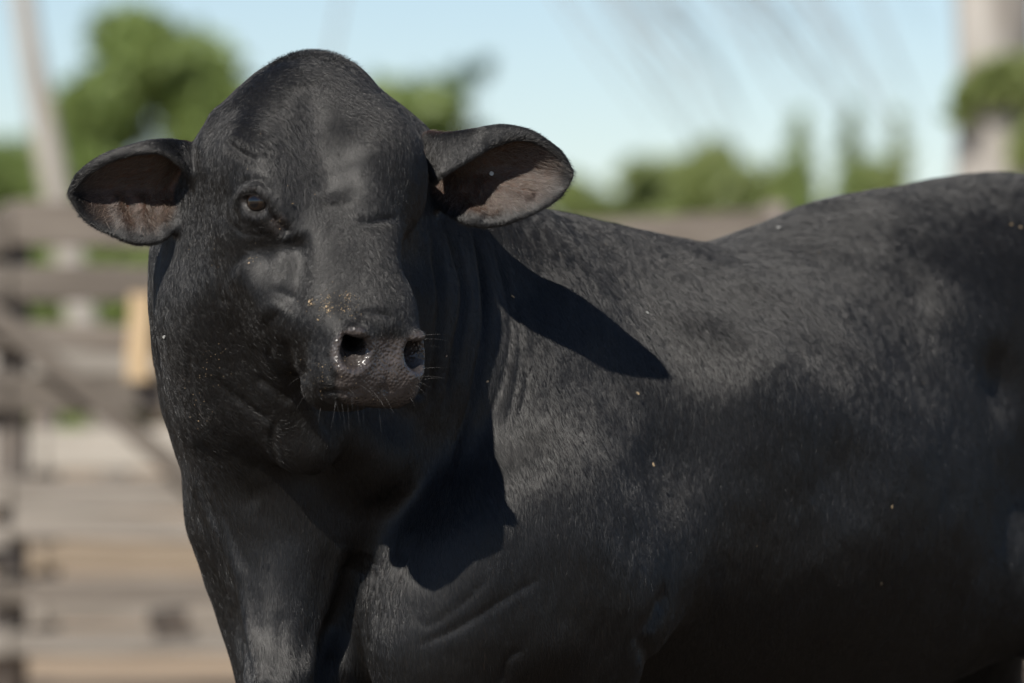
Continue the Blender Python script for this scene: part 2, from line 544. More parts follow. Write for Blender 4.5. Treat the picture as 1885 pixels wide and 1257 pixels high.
def snap(V, n=1):
    """pull the vertices onto the base form, then push them along its normals by the sculpted strokes"""
    for i in range(n):
        d = field(V)
        g = gradient(V)
        g2 = (g**2).sum(1) + 1e-6
        st = np.clip(d/np.sqrt(g2), -0.006, 0.006)
        V = V - (st/np.sqrt(g2))[:, None]*g
    d = np.zeros(len(V))
    for f in DETAILS:
        f(V, d)
    return V - d[:, None]*g/np.sqrt(g2)[:, None], g/np.sqrt(g2)[:, None]

def mesh_from(name, V, F, smooth=True):
    me = bpy.data.meshes.new(name)
    F = np.asarray(F)
    k = F.shape[1]
    me.vertices.add(len(V)); me.loops.add(F.size); me.polygons.add(len(F))
    me.vertices.foreach_set('co', np.asarray(V, np.float32).ravel())
    me.loops.foreach_set('vertex_index', F.astype(np.int32).ravel())
    me.polygons.foreach_set('loop_start', np.arange(0, F.size, k, dtype=np.int32))
    me.update(calc_edges=True)
    if smooth:
        me.polygons.foreach_set('use_smooth', np.ones(len(F), bool))
    me.validate()
    return me
# ------------------------------------------------------------------ materials
def new_mat(name):
    m = bpy.data.materials.new(name); m.use_nodes = True
    nt = m.node_tree; nt.nodes.clear()
    out = nt.nodes.new('ShaderNodeOutputMaterial')
    return m, nt, out
def nd(nt, typ, **kw):
    n = nt.nodes.new(typ)
    for k, v in kw.items():
        if k.startswith('in_'):
            key = k[3:]
            n.inputs[int(key) if key.isdigit() else key.replace('_', ' ')].default_value = v
        else:
            setattr(n, k, v)
    return n
def ramp(nt, stops):
    r = nt.nodes.new('ShaderNodeValToRGB')
    el = r.color_ramp.elements
    while len(el) < len(stops): el.new(0.5)
    for e, (p, c) in zip(el, stops):
        e.position = p; e.color = (*c, 1) if len(c) == 3 else c
    return r

def mat_skin():
    m, nt, out = new_mat('bull_skin')
    L = nt.links.new
    b = nd(nt, 'ShaderNodeBsdfPrincipled')
    L(b.outputs[0], out.inputs['Surface'])
    tc = nd(nt, 'ShaderNodeTexCoord')
    pad = nd(nt, 'ShaderNodeAttribute', attribute_name='pad')
    ear = nd(nt, 'ShaderNodeAttribute', attribute_name='ear_in')
    # hide under the coat: near black; inside the ears: flesh brown; nose leather: brown black
    n1 = nd(nt, 'ShaderNodeTexNoise', in_Scale=14.0, in_Detail=4.0); L(tc.outputs['Object'], n1.inputs['Vector'])
    hide = ramp(nt, [(0.3, (.003, .0027, .0025)), (0.75, (.006, .0055, .005))]); L(n1.outputs['Fac'], hide.inputs[0])
    flesh = ramp(nt, [(0.3, (.045, .020, .012)), (0.7, (.135, .060, .034))]); L(n1.outputs['Fac'], flesh.inputs[0])
    n2 = nd(nt, 'ShaderNodeTexNoise', in_Scale=60.0, in_Detail=3.0); L(tc.outputs['Object'], n2.inputs['Vector'])
    leather = ramp(nt, [(0.3, (.038, .032, .030)), (0.7, (.085, .071, .065))]); L(n2.outputs['Fac'], leather.inputs[0])
    m1 = nd(nt, 'ShaderNodeMix', data_type='RGBA'); L(ear.outputs['Fac'], m1.inputs[0]); L(hide.outputs[0], m1.inputs[6]); L(flesh.outputs[0], m1.inputs[7])
    m2 = nd(nt, 'ShaderNodeMix', data_type='RGBA'); L(pad.outputs['Fac'], m2.inputs[0]); L(m1.outputs[2], m2.inputs[6]); L(leather.outputs[0], m2.inputs[7])
    L(m2.outputs[2], b.inputs['Base Color'])
    wet = nd(nt, 'ShaderNodeTexNoise', in_Scale=38.0, in_Detail=2.0); L(tc.outputs['Object'], wet.inputs['Vector'])
    wr = nd(nt, 'ShaderNodeMapRange', in_1=0.42, in_2=0.62, in_3=0.2, in_4=0.42); L(wet.outputs['Fac'], wr.inputs[0])
    mr = nd(nt, 'ShaderNodeMix', data_type='FLOAT'); mr.inputs[2].default_value = 0.55
    L(pad.outputs['Fac'], mr.inputs[0]); L(wr.outputs[0], mr.inputs[3]); L(mr.outputs[0], b.inputs['Roughness'])
    # cobbled nose leather
    vo = nd(nt, 'ShaderNodeTexVoronoi', feature='SMOOTH_F1', in_Scale=230.0); L(tc.outputs['Object'], vo.inputs['Vector'])
    inv = nd(nt, 'ShaderNodeMath', operation='MULTIPLY'); inv.inputs[1].default_value = -1.0; L(vo.outputs['Distance'], inv.inputs[0])
    mm = nd(nt, 'ShaderNodeMath', operation='MULTIPLY'); L(inv.outputs[0], mm.inputs[0]); L(pad.outputs['Fac'], mm.inputs[1])
    n3 = nd(nt, 'ShaderNodeTexNoise', in_Scale=160.0, in_Detail=5.0); L(tc.outputs['Object'], n3.inputs['Vector'])
    ad = nd(nt, 'ShaderNodeMath', operation='MULTIPLY_ADD'); ad.inputs[1].default_value = 0.25; L(n3.outputs['Fac'], ad.inputs[0]); L(mm.outputs[0], ad.inputs[2])
    bp = nd(nt, 'ShaderNodeBump', in_Strength=0.85, in_Distance=0.0024); L(ad.outputs[0], bp.inputs['Height']); L(bp.outputs[0], b.inputs['Normal'])
    b.inputs['Specular IOR Level'].default_value = 0.4
    cw = nd(nt, 'ShaderNodeMath', operation='MULTIPLY'); cw.inputs[1].default_value = 0.4; L(pad.outputs['Fac'], cw.inputs[0]); L(cw.outputs[0], b.inputs['Coat Weight']); b.inputs['Coat Roughness'].default_value = 0.16
    L(bp.outputs[0], b.inputs['Coat Normal'])
    return m

def mat_hair(name, pale=False):
    m, nt, out = new_mat(name)
    L = nt.links.new
    b = nd(nt, 'ShaderNodeBsdfPrincipled')
    at_ = nd(nt, 'ShaderNodeAttribute', attribute_name='tone')
    L(at_.outputs['Color'], b.inputs['Base Color'])
    b.inputs['Roughness'].default_value = 0.39
    b.inputs['Specular IOR Level'].default_value = 0.85
    L(b.outputs[0], out.inputs['Surface'])
    return m

# ------------------------------------------------------------------ build the bull
H = 0.005
bV_, bF_ = extract(H, (-0.9, -0.42, -0.02), (1.5, 2.15, 1.75))
bV_, bN_ = snap(bV_)
bull_me = mesh_from('bull', bV_, bF_)
bull = bpy.data.objects.new('bull', bull_me)
COL.objects.link(bull)
bull['label'] = 'black bull standing with its head turned to the camera'
bull['category'] = 'bull'
bull_me.materials.append(mat_skin())

def soft(x, a, b):
    t = np.clip((x - a)/(b - a), 0, 1)
    return t*t*(3 - 2*t)
nv = len(bV_)
nrm = np.empty(nv*3, np.float32); bull_me.vertices.foreach_get('normal', nrm); nrm = nrm.reshape(-1, 3).astype(float)
hp = (bV_ - H0) @ HM
# nose leather: the front of the muzzle between and round the nostrils, above the lip
qn = np.abs(hp[:, 1]); front = nrm @ hL
padw = 0.046 + 0.03*soft(hp[:, 2], -0.125, -0.075)
padm = soft(hp[:, 0], 0.436, 0.456)*soft(padw - qn, -0.004, 0.006)*soft(hp[:, 2], -0.146, -0.136)*soft(-hp[:, 2], 0.018, 0.030)
padm *= soft(front, 0.02, 0.22)*soft(nrm @ hN, -0.55, -0.3)
for s in (1, -1):
    q = NOS_P.copy(); q[1] = abs(q[1])*s
    dn = np.linalg.norm((hp - q)*np.array([1.0, 1.0, 0.9]), axis=1)
    padm = np.maximum(padm, soft(-dn, -0.040, -0.030))
    padm *= 1 - 0.85*soft(-dn, -0.026, -0.018)
bare = np.zeros(nv)
for s in (1, -1):
    q = NOS_P.copy(); q[1] = abs(q[1])*s
    bare = np.maximum(bare, soft(-np.linalg.norm(hp - q, axis=1), -0.040, -0.032))
ear_in = np.zeros(nv); ear_any = np.zeros(nv)
for kd, c, rad, th, k in CLOUDS:
    near = np.nonzero(((bV_ - c)**2).sum(1) < (rad + .02)**2)[0]
    for i in near:
        co, ix, ds = kd.find(bV_[i].tolist())
        if ds < 0.013:
            vpar = (ix % 81)/80*3; upar = (ix//81)/90
            ear_any[i] = 1
            if nrm[i, 1] < 0.1 and vpar > 0.9:
                ear_in[i] = min(1, (vpar - .9)/.3)*min(1, max(0, (2.9 - vpar)/.6))*min(1, max(0, (0.90 - upar)/.35))
for s in (1, -1):                                # bare moist lids and the tear groove
    q = EYE_P.copy(); q[1] = abs(q[1])*s
    dn = np.linalg.norm(hp - q, axis=1)
    padm = np.maximum(padm, 0.28*soft(-dn, -0.027, -0.022))
    q2 = to_head(hit(514, 410)); q2[1] = abs(q2[1])*s
    ear_in = np.maximum(ear_in, 0.12*soft(-np.linalg.norm(hp - q2, axis=1), -0.018, -0.008))
for nm, arr in (('pad', padm), ('ear_in', ear_in)):
    a_ = bull_me.attributes.new(nm, 'FLOAT', 'POINT'); a_.data.foreach_set('value', arr.astype(np.float32))

# ---- coat
ARROWS = [(600,375,.2,.9),(700,300,.45,.9),(745,365,.4,.9),(700,230,.5,.85),(545,365,-.1,1),(650,365,.3,.9),(480,300,.1,1),(430,330,-.5,.85),(585,180,.35,.9),(540,180,.48,.88),(640,200,.45,.9),(575,110,.3,.9),(560,250,.25,.95),(640,290,.4,.9),(600,260,.35,.9),(520,420,-.3,.95),(670,170,.5,.85),(470,180,.5,.85),(500,220,.5,.85),(420,220,-.1,1),
 (620,480,-.1,1),(680,470,.2,1),(440,480,-.5,.85),(400,560,-.3,1),(560,560,-.5,.8),(600,680,-.6,.8),(690,560,.1,1),(780,640,.6,.7),(340,520,.1,1),(330,700,.15,1),
 (420,820,.4,1),(520,820,.3,1),(500,1080,.05,1),(460,1200,.2,1),(380,1050,.2,1),(700,1150,.1,1),(830,1120,.2,1),(1000,1150,.35,1),(820,700,.1,1),(900,600,.15,1),
 (960,420,0.45,0.9),(1050,600,0.10,1.0),(1020,850,0.07,1.0),(1200,600,0.14,1.0),(1300,450,0.60,0.8),(1200,900,0.10,1.0),(1500,560,0.17,0.9),(1500,800,0.17,0.9),(1450,1000,0.12,1.0),(1750,650,0.16,1.0),
 (1700,420,0.70,0.6),(1860,420,0.80,0.5),(1750,950,0.14,1.0),(1850,1150,-0.07,1.0),(1400,430,0.75,0.5),(1300,1150,0.10,1.0),
 (180,370,-1,.4),(240,420,-.5,1),(300,420,.1,1),(240,300,-.8,-.3),(310,280,-.5,.4),(860,390,.1,1),(950,350,1,.3),(920,395,.6,.9),(1020,320,1,.2),(850,280,-.3,.9),(930,250,.4,-.6),(820,270,.3,1)]
aw = np.array([hit(x, y, y0=-0.5, y1=2.0) for x, y, _, _ in ARROWS])
ad_ = np.array([unit((dx, 0.0, -dy)) for _, _, dx, dy in ARROWS])
def flow(P, N):
    out = np.zeros((len(P), 3))
    for i in range(0, len(P), 40000):
        q = ((P[i:i+40000, None] - aw[None])**2).sum(2)
        w = 1/(q + 0.0006)**1.6
        out[i:i+40000] = (w @ ad_)/w.sum(1, keepdims=True)
    out -= N*(out*N).sum(1, keepdims=True)
    return out/(np.linalg.norm(out, axis=1, keepdims=True) + 1e-9)

def vnoise(P, s, seed):
    """smooth pseudo noise from a few sine waves"""
    r = np.random.default_rng(seed); o = np.zeros(len(P))
    for _ in range(6):
        k = r.normal(size=3)*s; o += np.sin(P @ k + r.uniform(0, 6.28))
    return o/6

HEADC = head(0.22, 0, -0.08)
def near_head(P):
    return soft(-np.linalg.norm(P - HEADC, axis=1), -0.45, -0.28)
def make_coat(name, count, length, rad, weight, tone_f, lift=0.10, jitter=0.17, seed=3, pts=4, curl=0.0, radf=None):
    r = np.random.default_rng(seed)
    co = bV_[bF_]
    e1, e2 = co[:, 2] - co[:, 0], co[:, 3] - co[:, 1]
    area = 0.5*np.linalg.norm(np.cross(e1, e2), axis=1)
    ctr = co.mean(1)
    fw = area*weight(ctr, nrm[bF_].mean(1), bF_)
    fi = r.choice(len(fw), size=count, p=fw/fw.sum())
    a, b = r.random((count, 1)), r.random((count, 1))
    q = co[fi]; n4 = nrm[bF_[fi]]
    bl = lambda A: (A[:, 0]*(1-a) + A[:, 1]*a)*(1-b) + (A[:, 3]*(1-a) + A[:, 2]*a)*b
    P = bl(q); N = bl(n4); N /= np.linalg.norm(N, axis=1, keepdims=True) + 1e-9
    D = flow(P, N)
    T = np.cross(N, D)
    ang = (vnoise(P, 40, seed)*0.14 + vnoise(P, 200, seed + 1)*0.16 + r.normal(size=count)*(jitter + 0.32*near_head(P)))[:, None]
    D = D*np.cos(ang) + T*np.sin(ang)
    ln = (length(P)*(0.65 + 0.7*r.random(count)))[:, None]
    lf = (lift*(0.5 + r.random(count)) if not callable(lift) else lift(P)*(0.5 + r.random(count)))[:, None]
    up = N*np.sin(lf) + D*np.cos(lf)
    pos = np.empty((count, pts, 3), np.float32)
    for k in range(pts):
        t = k/(pts - 1)
        pos[:, k] = P + N*0.0001 + up*ln*t + (-N*0.45*lf + T*curl*r.normal(size=(count, 1)))*ln*t*t*0.9
    hc = bpy.data.hair_curves.new(name)
    hc.add_curves([pts]*count)
    hc.attributes['position'].data.foreach_set('vector', pos.ravel())
    rd = np.empty((count, pts), np.float32)
    rr_ = rad*(0.7 + 0.6*r.random(count))
    for k in range(pts):
        rd[:, k] = rr_*(1 - 0.85*(k/(pts - 1))**1.5)
    at_ = hc.attributes.get('radius') or hc.attributes.new('radius', 'FLOAT', 'POINT')
    at_.data.foreach_set('value', rd.ravel())
    tn = hc.attributes.new('tone', 'FLOAT_COLOR', 'CURVE')
    col = np.ones((count, 4), np.float32); col[:, :3] = tone_f(P, fi, r)
    tn.data.foreach_set('color', col.ravel())
    o = bpy.data.objects.new(name, hc); COL.objects.link(o)
    o.parent = bull
    return o

def pix(P):
    s = S0*(CAM_DIST + P[:, 1])/CAM_DIST
    return P[:, 0]/s + 942.5, 628.5 - (P[:, 2] - CAM_Z)/s
def seen(C, N):
    """the hide that can be seen from the photograph's side, with a margin"""
    v = CAM - C; v /= np.linalg.norm(v, axis=1, keepdims=True)
    x, y = pix(C)
    f = (N*v).sum(1)
    return (soft(f, -0.35, -0.1)*soft(x, -200, -60)*(1 - 0.8*soft(x, 2050, 2300))*(1 - 0.8*soft(y, 1330, 1500))*(0.25 + 0.75*soft(f, -.1, .6)))
def w_coat(C, N, F):
    return seen(C, N)*(1 - bare[F].max(1))*(1 - padm[F].max(1))*(1 - 0.7*ear_in[F].mean(1))*(1 + 1.4*near_head(C))*(1 - soft(C[:, 1], 0.6, 1.5)*0.3)
def l_coat(P):
    e = np.linalg.norm(P - head(0.48, 0, -0.10), axis=1)
    ed = np.zeros(len(P))
    for A in (EAR_R, EAR_L):
        ed = np.maximum(ed, soft(-np.linalg.norm(P - A.mean(0), axis=1), -0.15, -0.09))
    return 0.0105 - 0.0025*near_head(P) - 0.002*ed - 0.003*soft(-e, -0.13, -0.05)
def t_coat(P, fi, r):
    g = np.exp(r.normal(size=len(P))*0.35 + vnoise(P, 12, 5)*0.25)[:, None]
    e = ear_in[bF_[fi]].mean(1)[:, None]
    base = np.array([[.0044, .0038, .0032]])*(1 - e) + np.array([[.10, .055, .034]])*e
    rust = (r.random(len(P)) < 0.02)[:, None]
    return np.clip(base*g + rust*np.array([[.02, .012, .007]]), 0.002, 0.4)
HAIRN = 1.0
coat = make_coat('coat', int(1000000*HAIRN), l_coat, 0.00016, w_coat, t_coat)
coat.data.materials.append(mat_hair('coat_hair'))
# coarser guard hairs that give the coat its grain
def t_guard(P, fi, r):
    return np.clip(t_coat(P, fi, r)*1.3, .004, .3)
guard = make_coat('guard_hair', int(45000*HAIRN), lambda P: l_coat(P)*1.3, 0.00022, w_coat, t_guard, lift=0.125, jitter=0.12, seed=21)
guard.data.materials.append(coat.data.materials[0])
# poll tuft: longer hair standing on the crown
TUFT = hit(575, 100)
tuft = make_coat('poll_tuft', 2600, lambda P: 0.012 + 0*P[:, 0], 0.0002,
                 lambda C, N, F: np.exp(-((C - TUFT)**2).sum(1)/0.042**2)*(((C - TUFT)**2).sum(1) < .01), t_coat, lift=0.95, jitter=0.7, seed=8)
tuft.data.materials.append(coat.data.materials[0])
# long pale hair inside the ears
def t_ear(P, fi, r):
    g = np.exp(r.normal(size=len(P))*0.4)[:, None]
    return np.clip(np.array([[.10, .074, .056]])*g, .01, .6)
earhair = make_coat('ear_hair', 7000, lambda P: 0.014 + 0*P[:, 0], 0.00018, lambda C, N, F: ear_in[F].min(1)*(N[:, 1] < -0.1), t_ear, lift=0.25, jitter=0.25, seed=9)
earhair.data.materials.append(mat_hair('ear_hair'))

# ---- eyes
def uv_ball(name, c, ax, up, nr, r, mat):
    bm = bmesh.new()
    bmesh.ops.create_uvsphere(bm, u_segments=40, v_segments=24, radius=r)
    M = Matrix(((ax[0], up[0], nr[0], c[0]), (ax[1], up[1], nr[1], c[1]), (ax[2], up[2], nr[2], c[2]), (0, 0, 0, 1)))
    me = bpy.data.meshes.new(name); bm.to_mesh(me); bm.free()
    for p in me.polygons: p.use_smooth = True
    me.materials.append(mat)
    o = bpy.data.objects.new(name, me); COL.objects.link(o); o.matrix_world = M; o.parent = bull
    return o
def mat_eye():
    m, nt, out = new_mat('eye'); L = nt.links.new
    b = nd(nt, 'ShaderNodeBsdfPrincipled'); L(b.outputs[0], out.inputs['Surface'])
    tc = nd(nt, 'ShaderNodeTexCoord')
    mp = nd(nt, 'ShaderNodeVectorMath', operation='MULTIPLY'); mp.inputs[1].default_value = (1, 1, 0); L(tc.outputs['Object'], mp.inputs[0])
    ln = nd(nt, 'ShaderNodeVectorMath', operation='LENGTH'); L(mp.outputs[0], ln.inputs[0])
    r_ = ramp(nt, [(0.0, (.002, .002, .003)), (0.45, (.003, .003, .004)), (0.6, (.018, .011, .007)), (0.85, (.012, .008, .006)), (1.0, (.03, .024, .02))])
    mr = nd(nt, 'ShaderNodeMapRange', in_1=0.0, in_2=0.016); L(ln.outputs['Value'], mr.inputs[0]); L(mr.outputs[0], r_.inputs[0]); L(r_.outputs[0], b.inputs['Base Color'])
    b.inputs['Roughness'].default_value = 0.06
    b.inputs['Coat Weight'].default_value = 0.4; b.inputs['Coat Roughness'].default_value = 0.03
    return m
me_ = mat_eye()
for E in (EYE_R, EYE_L):
    uv_ball('eye', *E, 0.0200, me_)
# ---- whiskers, lashes, straw and dust on the coat
def line_hairs(name, strands, rad, mat):
    hc = bpy.data.hair_curves.new(name)
    hc.add_curves([len(s) for s in strands])
    hc.attributes['position'].data.foreach_set('vector', np.concatenate(strands).astype(np.float32).ravel())
    rd = np.concatenate([rad*(1 - 0.8*np.linspace(0, 1, len(s))) for s in strands]).astype(np.float32)
    a_ = hc.attributes.get('radius') or hc.attributes.new('radius', 'FLOAT', 'POINT')
    a_.data.foreach_set('value', rd)
    tn = hc.attributes.new('tone', 'FLOAT_COLOR', 'CURVE')
    col = np.tile(np.array([.03, .027, .025, 1], np.float32), (len(strands), 1)); tn.data.foreach_set('color', col.ravel())
    o = bpy.data.objects.new(name, hc); COL.objects.link(o); o.parent = bull
    hc.materials.append(mat)
    return o
def strand(p, d, ln, droop, n=6):
    t = np.linspace(0, 1, n)[:, None]
    return p + d*ln*t + np.array([0, 0, -droop])*ln*t*t
ST = []
for _ in range(46):                               # muzzle
    px, py = random.uniform(560, 788), random.uniform(600, 730)
    if 610 < px < 775 and py < 700: continue
    p = hit(px, py); n = unit(gradient(p[None])[0])
    d = unit(n + np.array([random.uniform(-.5, .6), 0, random.uniform(-.5, .2)]))
    ST.append(strand(p, d, random.uniform(.015, .035), .25))
for k in range(16):
    p = hit(random.uniform(775, 790), random.uniform(600, 720))
    ST.append(strand(p, unit((1, -.1, random.uniform(-.15, .25))), random.uniform(.015, .04), .15))
for k in range(14):
    p = hit(random.uniform(590, 700), random.uniform(730, 752))
    ST.append(strand(p, unit((random.uniform(-.3, .5), -.3, -1)), random.uniform(.015, .04), .1))
line_hairs('whiskers', ST, 0.00014, coat.data.materials[0])
LS = []
for E in (EYE_R, EYE_L):
    c, ax, up, nr = E
    for k in range(26):
        u = -0.9 + 1.8*k/25 + random.uniform(-.03, .03)
        p = c + ax*0.018*u + up*(0.012*math.sqrt(max(0, 1 - u*u)) + 0.001)*(1 if up[2] > 0 else -1) + nr*0.0185
        d = unit(nr*1.0 + np.array([0, 0, -0.45]) + ax*u*0.5)
        LS.append(strand(p, d, random.uniform(.012, .019), -.3))
line_hairs('eyelashes', LS, 0.0003, coat.data.materials[0])

def simple_mat(name, c0, c1, scale=30.0, rough=0.8, bump=0.0, spec=0.3, stretch=None, detail=5.0):
    m, nt, out = new_mat(name); L = nt.links.new
    b = nd(nt, 'ShaderNodeBsdfPrincipled'); L(b.outputs[0], out.inputs['Surface'])
    tc = nd(nt, 'ShaderNodeTexCoord'); mp = nd(nt, 'ShaderNodeMapping'); L(tc.outputs['Object'], mp.inputs[0])
    if stretch: mp.inputs['Scale'].default_value = stretch
    n = nd(nt, 'ShaderNodeTexNoise', in_Scale=scale, in_Detail=detail); L(mp.outputs[0], n.inputs['Vector'])
    r_ = ramp(nt, [(0.3, c0), (0.7, c1)]); L(n.outputs['Fac'], r_.inputs[0])
    oi = nd(nt, 'ShaderNodeObjectInfo')
    hv = nd(nt, 'ShaderNodeHueSaturation'); mr = nd(nt, 'ShaderNodeMapRange', in_3=0.78, in_4=1.2); L(oi.outputs['Random'], mr.inputs[0])
    L(mr.outputs[0], hv.inputs['Value']); L(r_.outputs[0], hv.inputs['Color']); L(hv.outputs[0], b.inputs['Base Color'])
    b.inputs['Roughness'].default_value = rough; b.inputs['Specular IOR Level'].default_value = spec
    if bump:
        bp = nd(nt, 'ShaderNodeBump', in_Strength=bump, in_Distance=0.01); L(n.outputs['Fac'], bp.inputs['Height']); L(bp.outputs[0], b.inputs['Normal'])
    return m
m_straw = simple_mat('straw', (.24, .175, .10), (.42, .32, .20), 400.0, 0.7)
m_mud = simple_mat('dried_mud', (.30, .22, .15), (.48, .37, .27), 300.0, 0.9)
m_pale = simple_mat('pale_chaff', (.36, .36, .34), (.5, .5, .47), 300.0, 0.8)

def fleck(px, py, length, width, ang, mat, name='straw_fleck'):
    length, width = length*.8, width*.75
    """a chip of chaff lying in the hair; ang as seen in the photograph"""
    p = hit(px, py); n = unit(gradient(p[None])[0])
    d = np.array([math.cos(ang), 0, math.sin(ang)]); d = unit(d - n*(d @ n)); t = np.cross(n, d)
    p = p + n*0.0030
    bm = bmesh.new()
    prof = [(-1, 0), (-.55, .8), (.2, 1), (.8, .6), (1, 0), (.7, -.7), (-.1, -1), (-.7, -.6)]
    top = [bm.verts.new(p + d*length/2*a*random.uniform(.85, 1.1) + t*width/2*b_*random.uniform(.7, 1.2) + n*random.uniform(0, .0008)) for a, b_ in prof]
    bot = [bm.verts.new(Vector(v.co) - Vector((n*0.0014).tolist())) for v in top]
    bm.faces.new(top); bm.faces.new(bot[::-1])
    for i in range(8):
        j = (i + 1) % 8
        bm.faces.new((top[j], top[i], bot[i], bot[j]))
    bmesh.ops.recalc_face_normals(bm, faces=bm.faces)
    me = bpy.data.meshes.new(name); bm.to_mesh(me); bm.free(); me.materials.append(mat)
    o = bpy.data.objects.new(name, me); COL.objects.link(o); o.parent = bull
    return o
FLK = [(571, 556, 7, 5, 1.2, 0), (575, 561, 5, 3, .4, 0), (602, 566, 8, 4, 1.9, 0), (606, 573, 6, 4, 1.2, 0), (640, 545, 6, 4, 1.0, 1), (588, 590, 4, 4, 0, 0), (537, 375, 6, 3, .2, 0),
       (305, 619, 13, 8, .3, 2), (1190, 577, 9, 5, 2.3, 2), (1391, 645, 10, 5, 2.2, 0), (1172, 725, 10, 6, 2.0, 0), (1201, 856, 12, 6, 1.7, 0), (1008, 826, 9, 6, 1.9, 0),
       (942, 547, 12, 4, 2.9, 0), (895, 703, 9, 5, .4, 0), (1434, 421, 10, 6, .2, 2), (1640, 933, 8, 3, 1.6, 0), (1620, 1073, 9, 3, 1.7, 0), (1860, 415, 9, 6, .5, 0), (1877, 420, 8, 5, 2.5, 0),
       (1300, 722, 15, 4, 2.2, 2), (905, 320, 11, 11, .3, 2), (460, 485, 10, 5, .9, 1), (455, 492, 8, 5, 1.1, 0), (820, 655, 6, 4, 1, 1)]
for x, y, l_, w_, a, k in FLK:
    fleck(x, y, l_*S0, w_*S0, a, (m_straw, m_mud, m_pale)[k])
# fine golden dust: far too small to count
def dust(regions):
    bm = bmesh.new()
    for (cx, cy, sx, sy, n_) in regions:
        for _ in range(n_):
            px, py = random.gauss(cx, sx), random.gauss(cy, sy)
            p = hit(px, py)
            if p[1] > 1.2: continue
            p = p + np.array([random.uniform(-1, 1), -3.0, random.uniform(0, 2)])*0.001
            r_ = random.uniform(.0003, .0008)*(1.7 if random.random() < .1 else 1)
            vs = [bm.verts.new(p + np.array(o)*r_) for o in ((1, 0, 0), (-1, .3, 0), (0, -.6, 1), (.1, -.4, -1), (0, -1, .1))]
            for f_ in ((0, 2, 4), (2, 1, 4), (1, 3, 4), (3, 0, 4), (0, 3, 2), (1, 2, 3)):
                bm.faces.new([vs[i] for i in f_])
    me = bpy.data.meshes.new('dust'); bm.to_mesh(me); bm.free(); me.materials.append(m_straw)
    o = bpy.data.objects.new('dust', me); COL.objects.link(o); o.parent = bull; o['kind'] = 'stuff'
dust([(385, 560, 20, 45, 50), (415, 535, 14, 30, 24), (385, 640, 16, 50, 40), (365, 740, 14, 40, 20), (572, 558, 3, 5, 26), (601, 560, 5, 8, 40), (607, 572, 4, 5, 22), (638, 546, 5, 5, 26), (636, 570, 6, 4, 16), (620, 560, 30, 16, 70), (600, 690, 35, 18, 40), (462, 480, 10, 12, 12),
      (505, 412, 14, 6, 6), (690, 738, 30, 5, 8), (560, 300, 90, 90, 8), (1400, 700, 260, 160, 8)])

# ------------------------------------------------------------------ ground
m_sand = simple_mat('sandy_ground', (.20, .145, .095), (.33, .255, .18), 0.9, 0.95, 0.5, 0.2, detail=12.0)
bm = bmesh.new()
n_ = 60
gx = [math.copysign(abs(t)**2.2, t)*900 for t in np.linspace(-1, 1, n_)]
gv = {}
for i, x in enumerate(gx):
    for j, y in enumerate(gx):
        d_ = math.hypot(x, y - 6)
        z = 0.035*math.sin(x*1.3 + .5)*math.sin(y*.9)*min(1, d_/8) if d_ < 60 else 0
        gv[i, j] = bm.verts.new((x, y + 6, z - (0.04 if d_ < 12 else 0)))
for i in range(n_ - 1):
    for j in range(n_ - 1):
        bm.faces.new((gv[i, j], gv[i+1, j], gv[i+1, j+1], gv[i, j+1]))
me = bpy.data.meshes.new('ground'); bm.to_mesh(me); bm.free(); me.materials.append(m_sand)
ground = bpy.data.objects.new('ground', me); COL.objects.link(ground); ground['kind'] = 'structure'
for p in me.polygons: p.use_smooth = True

# unseen dark ground disc, added to cut bounce light on the belly
m_bounce_cut = simple_mat('bounce_cut_ground', (.08, .064, .05), (.14, .112, .088), 2.0, 0.95, 0.6, 0.2, detail=10.0)
bm = bmesh.new()
c_ = bm.verts.new((0.4, 0.5, 0.05)); ring = [bm.verts.new((0.4 + 5.5*math.cos(6.2832*k/48)*(1 + .08*math.sin(k*1.7)), 0.5 + 5.0*math.sin(6.2832*k/48)*(1 + .08*math.cos(k*2.3)), 0.05)) for k in range(48)]
for k in range(48): bm.faces.new((c_, ring[k], ring[(k+1) % 48]))
me = bpy.data.meshes.new('bounce_cut_ground'); bm.to_mesh(me); bm.free(); me.materials.append(m_bounce_cut)
bounce_cut_disc = bpy.data.objects.new('bounce_cut_ground', me); COL.objects.link(bounce_cut_disc); bounce_cut_disc['kind'] = 'structure'

